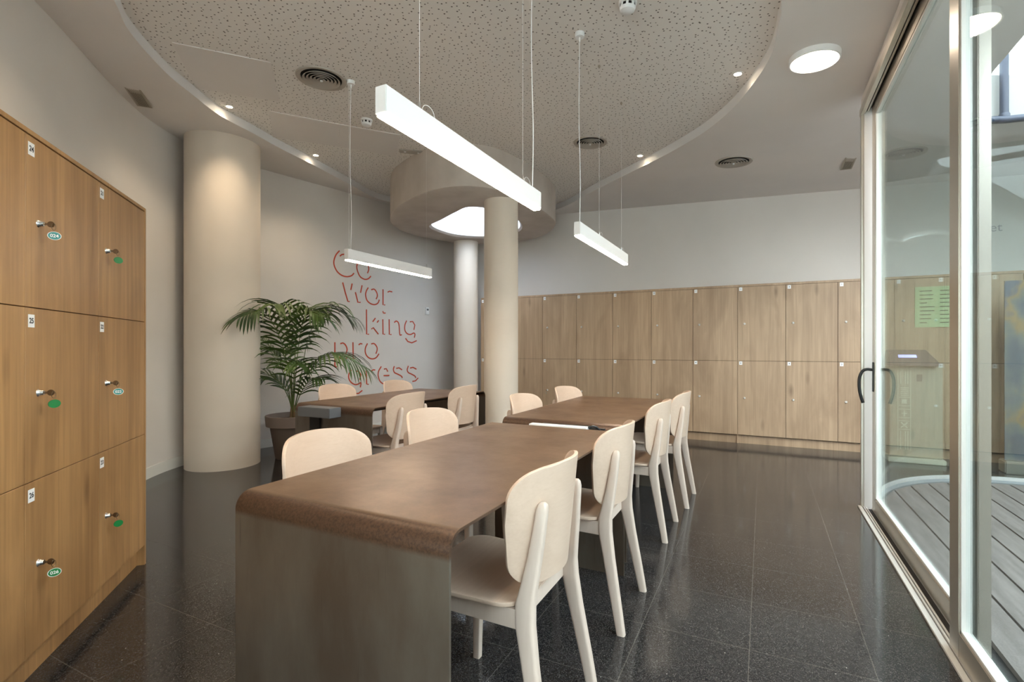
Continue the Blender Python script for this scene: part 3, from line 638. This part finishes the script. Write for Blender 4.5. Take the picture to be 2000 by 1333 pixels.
for i, (a, pts, nl, ll, dr) in enumerate([
    (254, [(0, .42), (.05, .85), (.18, 1.25), (.42, 1.53), (.70, 1.46)], 15, .32, .75),
    (272, [(0, .42), (.03, .85), (.10, 1.25), (.25, 1.58), (.45, 1.60)], 13, .34, .8),
    (20, [(0, .42), (.08, .85), (.16, 1.30), (.32, 1.60), (.60, 1.52)], 15, .34, .85),
    (60, [(0, .42), (.02, .9), (.05, 1.35), (.18, 1.60), (.42, 1.58)], 13, .32, .8),
    (330, [(0, .42), (.05, .9), (.12, 1.30), (.25, 1.55), (.45, 1.50)], 13, .32, .85),
    (186, [(0, .42), (.05, .75), (.16, 1.05), (.30, 1.25), (.48, 1.20)], 12, .28, .7),
    (352, [(0, .42), (.07, .70), (.24, .98), (.48, 1.12), (.78, .98)], 16, .36, .85),
    (184, [(0, .42), (.04, .62), (.14, .80), (.30, .90), (.48, .86)], 10, .28, .45),
    (172, [(0, .42), (.03, .60), (.10, .76), (.24, .84), (.40, .80)], 9, .26, .35),
    (335, [(0, .42), (.06, .58), (.14, .72), (.26, .84), (.40, .86)], 10, .28, .7),
    (300, [(0, .42), (.05, .70), (.12, .92), (.26, 1.04), (.40, 1.0)], 9, .26, .6),
    (140, [(0, .42), (.04, .80), (.14, 1.02), (.30, 1.15), (.44, 1.14)], 9, .26, .5)]):
    frond(AZ0+R(a), pts, nl, ll, dr, i)

# ------------------------------------------------------------------ lettering on the left wall, thermostat
_d = Vector((TWB[0]-TWA[0], TWB[1]-TWA[1], 0)).normalized(); WN = Vector((_d.y, -_d.x, 0))
lt_root = empty('wall_lettering', at_plane(735, 640, TWA, TWB)+WN*.001); tag(lt_root, 'orange red stencil lettering reading Co wor king pro gress on the left wall', 'lettering')
LET = {'C': [[(102, 45), (72, 80), (54, 130), (57, 175), (82, 225), (122, 258), (165, 270), (205, 262), (228, 240)], [(105, 92), (122, 78), (150, 74), (185, 84)]],
 'o': [[(285, 118), (264, 150), (252, 180), (260, 225), (282, 270), (320, 293), (352, 288), (375, 265)], [(300, 145), (325, 145), (348, 170), (356, 205), (345, 240)]],
 'w': [[(130, 320), (150, 400), (175, 485), (190, 486)], [(212, 330), (200, 385)], [(240, 405), (262, 493), (285, 493)], [(298, 345), (285, 410)]],
 'o2': [[(352, 365), (335, 395), (329, 430), (341, 475), (370, 503), (405, 513), (435, 500), (448, 470)], [(378, 383), (405, 380), (426, 410), (430, 440), (420, 465)]],
 'r': [[(480, 380), (480, 515), (498, 515)], [(520, 405), (535, 397), (560, 402)]],
 'k': [[(336, 555), (338, 770), (358, 770)], [(390, 662), (414, 630)], [(428, 668), (443, 650)], [(380, 725), (395, 713), (440, 770)]],
 'i': [[(478, 570), (484, 586), (502, 586)], [(478, 640), (480, 770), (497, 770)]],
 'n': [[(533, 640), (535, 772), (553, 772)], [(578, 668), (594, 656), (612, 668), (620, 700), (626, 773), (643, 774)]],
 'g': [[(685, 652), (670, 690), (670, 735), (690, 765), (720, 772), (745, 760), (757, 770), (752, 800)], [(713, 662), (738, 660), (756, 690), (748, 732)], [(675, 805), (695, 833), (730, 845), (772, 826)]],
 'p': [[(62, 840), (62, 1045), (78, 1055)], [(110, 852), (135, 847), (158, 870), (168, 905), (155, 945)], [(98, 970), (130, 984), (163, 978), (190, 945)]],
 'r2': [[(219, 840), (221, 980), (240, 980)], [(268, 862), (285, 851), (300, 855)]],
 'o3': [[(345, 850), (327, 890), (327, 930), (345, 965), (380, 984), (418, 975), (445, 940)], [(378, 854), (403, 852), (426, 880), (428, 910), (418, 940)]],
 'g2': [[(205, 1080), (184, 1115), (184, 1155), (205, 1190), (240, 1208), (270, 1200), (288, 1192), (283, 1232)], [(245, 1092), (268, 1090), (288, 1120), (278, 1165)], [(232, 1285), (268, 1284), (300, 1258)]],
 'r3': [[(333, 1065), (338, 1204), (355, 1205)], [(378, 1090), (395, 1079), (412, 1081)]],
 'e': [[(465, 1050), (442, 1090), (438, 1130), (452, 1175), (480, 1200), (515, 1205), (540, 1185)], [(488, 1074), (508, 1069), (522, 1095)], [(485, 1130), (535, 1128)]],
 's': [[(578, 1048), (570, 1075), (580, 1103), (610, 1118), (640, 1135), (648, 1150)], [(595, 1067), (620, 1062), (645, 1080)], [(600, 1195), (630, 1192), (655, 1170)]],
 's2': [[(700, 1045), (690, 1078), (700, 1103), (730, 1118), (757, 1134), (765, 1150)], [(715, 1064), (740, 1058), (770, 1074)], [(735, 1180), (762, 1175), (785, 1150)]]}
for nm, strokes in LET.items():
    b = MB()
    for st in strokes:
        pts = [at_plane(640+x/4.445, 480+y/4.445, TWA, TWB)-lt_root.location for x, y in st]
        pts = smooth_open(pts, 4) if len(pts) > 4 else pts; hw_ = .0088; rows = []
        for i, p in enumerate(pts):
            a = pts[max(i-1, 0)]; c = pts[min(i+1, len(pts)-1)]; tg = (c-a).normalized(); nn = tg.cross(WN).normalized(); rows.append([p-nn*hw_, p-nn*hw_+WN*.003, p+nn*hw_+WN*.003, p+nn*hw_])
        b.loft(rows)
    b.build('letter', M['red'], lt_root, 30)
q = at_plane(833.5, 608, TWA, TWB); o = empty('thermostat', q, math.atan2(WN.y, WN.x)); tag(o, 'small white wall thermostat right of the orange lettering', 'thermostat')
b = MB(); b.box(0, .022, -.036, .036, -.058, .058, .004); b.build('housing', M['whitegloss'], o); b = MB(); b.box(.0221, .0235, -.02, .02, .008, .035); b.build('display', M['metalgrey'], o)
q = at_plane(1945, 445, (0, YB), (1, YB)); o = empty('wall_lettering', q); tag(o, 'small grey letters et on the back wall, seen through the near glass leaf', 'lettering')
text_mesh('et', .13, 'letter', M['metalgrey'], Matrix.Translation((0, -.002, 0)) @ Matrix.Rotation(pi/2, 4, 'X'), o)
# ------------------------------------------------------------------ sliding glass doors
DX, ZT, JY = .655, 2.925, 4.40
dr = struct(empty('door_1', (DX, JY, 0)))
def dbox(name, m, x0, x1, y0, y1, z0, z1, bev=.002, par=None): 
    b = MB(); b.box(x0-DX, x1-DX, y0-JY, y1-JY, z0, z1, bev); return b.build(name, m, par or dr, 30)
dbox('jamb', M['aluw'], .655, .705, JY, JY+.06, 0, ZT)
dbox('jamb', M['alu'], .640, .654, JY+.02, JY+.06, 0, ZT)
dbox('jamb_gasket', M['gasket'], .705, .735, JY, JY+.05, .01, ZT-.02, 0)
b = MB(); z0 = ZT-.055
for x0, x1, za in ((.635, .662, z0), (.672, .684, z0+.012), (.700, .722, z0), (.735, .75, z0+.01)): b.box(x0-DX, x1-DX, -2.9-JY, .06, za, ZT, .0015)
b.build('head_frame', M['alu'], dr, 30)
b = MB(); b.box(.64-DX, .75-DX, -2.9-JY, .055, ZT-.012, ZT-.001); b.build('head_groove', M['gasket'], dr, 0)
b = MB()
for x0, x1, z1 in ((.622, .645, .012), (.650, .658, .016), (.664, .672, .016), (.700, .706, .016), (.735, .76, .012)): b.box(x0-DX, x1-DX, -2.9-JY, .05, .001, z1, .001)
b.build('floor_track', M['aluw'], dr, 30)
b = MB(); b.box(.646-DX, .735-DX, -2.9-JY, .05, .0008, .004); b.build('track_groove', M['gasket'], dr, 0)
struct(MB().box(.645, .745, -2.9, JY+.06, ZT, 3.0).build('trim_3', M['ceil'], None, 0))
def leaf(name, x0, x1, y0, y1, handle=None):
    lf = bpy.data.objects.new(name, None); COL.objects.link(lf); lf.parent = dr; lf.location = (0, 0, 0)
    sw_, rb_, z0, z1 = .105, .095, .018, ZT-.045
    for a, c in ((y1-sw_, y1), (y0, y0+sw_)): dbox('stile', M['alu'], x0, x1, a, c, z0, z1, .003, lf)
    dbox('rail', M['alu'], x0, x1, y0+sw_, y1-sw_, z0, z0+rb_, .002, lf); dbox('rail', M['alu'], x0, x1, y0+sw_, y1-sw_, z1-.07, z1, .002, lf)
    xm = (x0+x1)/2
    b = MB(); A, B_, C_, D_ = y0+sw_, y1-sw_, z0+rb_, z1-.07
    for (ya, yb_, za, zb) in ((A, A+.012, C_, D_), (B_-.012, B_, C_, D_), (A, B_, C_, C_+.012), (A, B_, D_-.012, D_)): b.box(x0+.004-DX, x1-.004-DX, ya-JY, yb_-JY, za, zb, .001)
    b.build('glazing_bead', M['aluw'], lf, 30)
    dbox('pane', M['glass'], xm-.003, xm+.003, A+.004, B_-.004, C_+.004, D_-.004, 0, lf)
    return lf
fl = leaf('sliding_leaf', .695, .733, 2.38, JY-.045)
nl_ = leaf('sliding_leaf', .648, .688, .45, 2.51)
nl2 = leaf('sliding_leaf', .695, .733, -1.5, .55)
# handle on the far leaf
hy = JY-.095
b = MB(); b.box(.688-DX, .696-DX, hy-.014-JY, hy+.014-JY, .86, 1.07, .003); hp = b.build('handle_plate', M['black'], fl)
b = MB(); b.tube(smooth_open([(.69-DX, hy-JY, 1.015), (.655-DX, hy-JY, 1.018), (.628-DX, hy-JY, 1.0), (.612-DX, hy-JY, .95), (.612-DX, hy-JY, .88), (.622-DX, hy-JY, .82), (.634-DX, hy-JY, .78)], 6), [.010]*37, 10); b.build('handle', M['black'], fl)

# ------------------------------------------------------------------ patio beyond the glass
def arcY(x):                                           # far rim of the deck
    t = max(-1, min(1, (x-2.05)/1.30)); return 4.35+1.42*math.sqrt(1-abs(t)**2.2)
ARC = [(x, arcY(x)) for x in [.76+i*.05 for i in range(0, 52)]]
b = MB(); x = .80
while x < 3.3:
    xe = min(x+.138, 3.33); y1 = min(arcY(x), arcY(xe))-.13; y1b = [arcY(x)-.13, arcY(xe)-.13]
    v = [(x, -2.9, .0), (xe, -2.9, .0), (xe, y1b[1], .0), (x, y1b[0], .0)]; b.prism([(p[0], p[1], .002) for p in v], (0, 0, .022)); x += .150
b.build('patio_deck', M['deck'], None, 0).name = 'floor.001'; struct(bpy.data.objects['floor.001'])
b = MB(); b.box(.77, 3.34, -2.9, 4.2, .0012, .0018); 
b.fill([[(x, arcY(x), .0018) for x, _ in ARC]+[(3.31, 4.2, .0018), (.76, 4.2, .0018)]]); struct(b.build('trim_4', M['gasket'], None, 0))
rows = [[(x, y-.12, .002), (x, y-.12, .03), (x, y-.03, .032), (x, y-.02, .002)] for x, y in ARC]; b = MB(); b.loft(rows); struct(b.build('trim_5', mat('patio_edge', srgb(132, 138, 140), .6), None, 60))
pg = struct(empty('window_2', (ARC[0][0], ARC[0][1], 0)))
def arcs(name, m, d0, d1, z0, z1, sm=60):
    b = MB(); b.loft([[(x-pg.location.x, y+d0-pg.location.y, z0), (x-pg.location.x, y+d1-pg.location.y, z0), (x-pg.location.x, y+d1-pg.location.y, z1), (x-pg.location.x, y+d0-pg.location.y, z1)] for x, y in ARC]); return b.build(name, m, pg, sm)
arcs('sill_rail', M['aluw'], -.015, .02, .0, .055)
b = MB(); b.grid([[(x-pg.location.x, y-pg.location.y, .05) for x, y in ARC], [(x-pg.location.x, y-pg.location.y, 2.94) for x, y in ARC]]); b.build('curved_pane', M['glass'], pg, 60)
# outside above the patio
b = MB(); b.box(.9, 4.0, 5.75, 5.9, 3.45, 6.5); struct(b.build('wall_upper', M['facade'], None, 0))
b = MB(); b.box(3.36, 3.46, -3.0, 4.4, 0, 2.85); struct(b.build('wall_patio', M['facade'], None, 0))
p = at_z(1948, 238, 3.01); o = empty('drain_pipe', (1.72, 5.28, 2.98)); tag(o, 'blue drain pipe with elbow along the edge of the patio opening', 'pipe')
b = MB(); b.tube([(-.02, 0, 0), (-.02, 0, .55)], .028, 12); b.lathe([(.034, -.02), (.036, .03), (.030, .04)], (-.02, 0, 0), 14); b.build('downpipe', M['pipe'], o)
b = MB(); b.tube([(-.30, -.12, -.01), (-.02, -.03, -.02), (.3, .02, -.02), (1.2, .10, -.02)], .028, 12); b.build('cross_pipe', M['pipe'], o)
tr_ = empty('roof_shrub', (2.3, 5.35, 3.36)); tag(tr_, 'leafy green shrub hanging over the patio opening at top right', 'shrub')
b = MB(); rnd = random.Random(3)
for k in range(900):
    c = Vector((rnd.gauss(0, .28), rnd.gauss(0, .12), rnd.gauss(.65, .20))); a = Vector((rnd.uniform(-1, 1), rnd.uniform(-1, 1), rnd.uniform(-1, 1))).normalized(); q = a.orthogonal().normalized()
    v = [c-a*.03, c+q*.012, c+a*.03, c-q*.012]; b.bm.faces.new([b.bm.verts.new(x) for x in v])
b.build('foliage', M['leaf'], tr_, 0, fix=False); b = MB()
for k in range(6): b.tube([(0, 0, 0), (rnd.uniform(-.15, .15), 0, .3), (rnd.uniform(-.4, .4), 0, .75)], [.012, .008, .003], 6)
b.build('stem', M['bark'], tr_)

# ------------------------------------------------------------------ things by the back lockers seen through the glass
o = empty('info_kiosk', (1.36, 6.45, 0)); tag(o, 'beige info kiosk with violet screen seen through the sliding door', 'kiosk')
M['kiosk'] = mat('kiosk_body', srgb(168, 160, 140), .5); M['kioskd'] = mat('kiosk_head', srgb(112, 98, 92), .45); M['cream'] = mat('cream_print', srgb(214, 208, 186), .6)
b = MB(); b.box(-.19, .24, -.06, .2, .05, .99, .006); b.build('body', M['kiosk'], o)
b = MB(); b.box(-.21, .26, -.10, .22, 0, .05, .006); b.build('foot', M['cream'], o)
b = MB(); b.loft([[(-.20, -.12, .99), (.20, -.12, .99), (.20, .2, .99), (-.20, .2, .99)], [(-.20, -.12, 1.02), (.20, -.12, 1.02), (.20, .2, 1.02), (-.20, .2, 1.02)], [(-.18, .06, 1.15), (.13, .06, 1.15), (.13, .2, 1.15), (-.18, .2, 1.15)]]); hd = b.build('head', M['kioskd'], o, 20)
b = MB(); mt = Matrix.Translation((-.04, -.035, 1.082)) @ Matrix.Rotation(math.atan2(.13, .18), 4, 'X'); b.box(-.075, .075, -.022, .022, .002, .006, 0, mt); b.build('screen', M['e_screen'], o)
b = MB(); y0 = -.062
b.box(-.125, -.12, y0, -.06, .12, .94); b.box(-.02, -.015, y0, -.06, .12, .94)
for zc2 in (.38, .50, .62):
    b.box(-.115, -.025, y0, -.06, zc2-.045, zc2-.040); b.box(-.115, -.025, y0, -.06, zc2+.040, zc2+.045)
for x in (-.10, -.06, -.04): b.box(x-.003, x+.003, y0, -.06, .13, .32); b.box(x-.003, x+.003, y0, -.06, .80, .93)
b.box(-.09, -.05, y0, -.06, .60, .645); b.box(-.075, -.065, y0, -.06, .47, .53); b.box(-.09, -.05, y0, -.06, .495, .505)
b.box(-.04, .04, -.001, .001, -.005, .005, 0, Matrix.Translation((-.07, -.061, .38)) @ Matrix.Rotation(.8, 4, 'Y')); b.box(-.04, .04, -.001, .001, -.005, .005, 0, Matrix.Translation((-.07, -.061, .38)) @ Matrix.Rotation(-.8, 4, 'Y'))
for z in (.68, .70, .72, .74, .76): b.box(-.10, -.035, y0, -.06, z-.004, z+.004)
b.build('printed_icons', M['cream'], o, 0)
b = MB(); b.box(.03, .075, -.064, -.06, .83, .90); b.build('badge', M['kioskd'], o)
q0 = Vector((1.63, 6.73, 0)); o = empty('notice_poster', (1.63, 6.731, 1.6)); tag(o, 'pale green notice poster on the back lockers behind the kiosk', 'poster')
b = MB(); b.box(-.18, .20, -.004, .002, -.21, .22); b.build('sheet', mat('pale_green_sheet', srgb(176, 196, 150), .7), o, 0)
b = MB(); rnd = random.Random(5)
for r_ in range(9):
    for c_ in range(2): b.box(-.14+c_*.17, -.14+c_*.17+rnd.uniform(.06, .13), -.0055, -.0045, .17-r_*.042, .17-r_*.042+.008)
b.build('printed_lines', M['ink'], o, 0)
o = empty('reflection_panel', (2.45, 6.3, 0)); tag(o, 'blue grey panel with orange patches, standing in for a reflection in the near glass leaf', 'reflection panel')
m = mat('reflection_paint', G(.3), .6); t = NT(m); v = t.coords((1.6, 1, 1.1)); n = t.n('TexNoise', Scale=2.2, Detail=3.0); t.l(v, n.inputs['Vector'])  # blue and orange blotches paint a glass reflection onto an added panel
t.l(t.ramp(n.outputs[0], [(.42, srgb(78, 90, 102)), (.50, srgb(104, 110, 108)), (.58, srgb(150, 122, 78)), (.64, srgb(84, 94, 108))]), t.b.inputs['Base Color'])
b = MB(); b.box(-.42, .5, -.006, .006, .12, 1.80); b.build('painted_sheet', m, o, 0); b = MB(); b.box(-.44, .52, -.08, .08, 0, .12, .01); b.build('base', M['alu'], o)
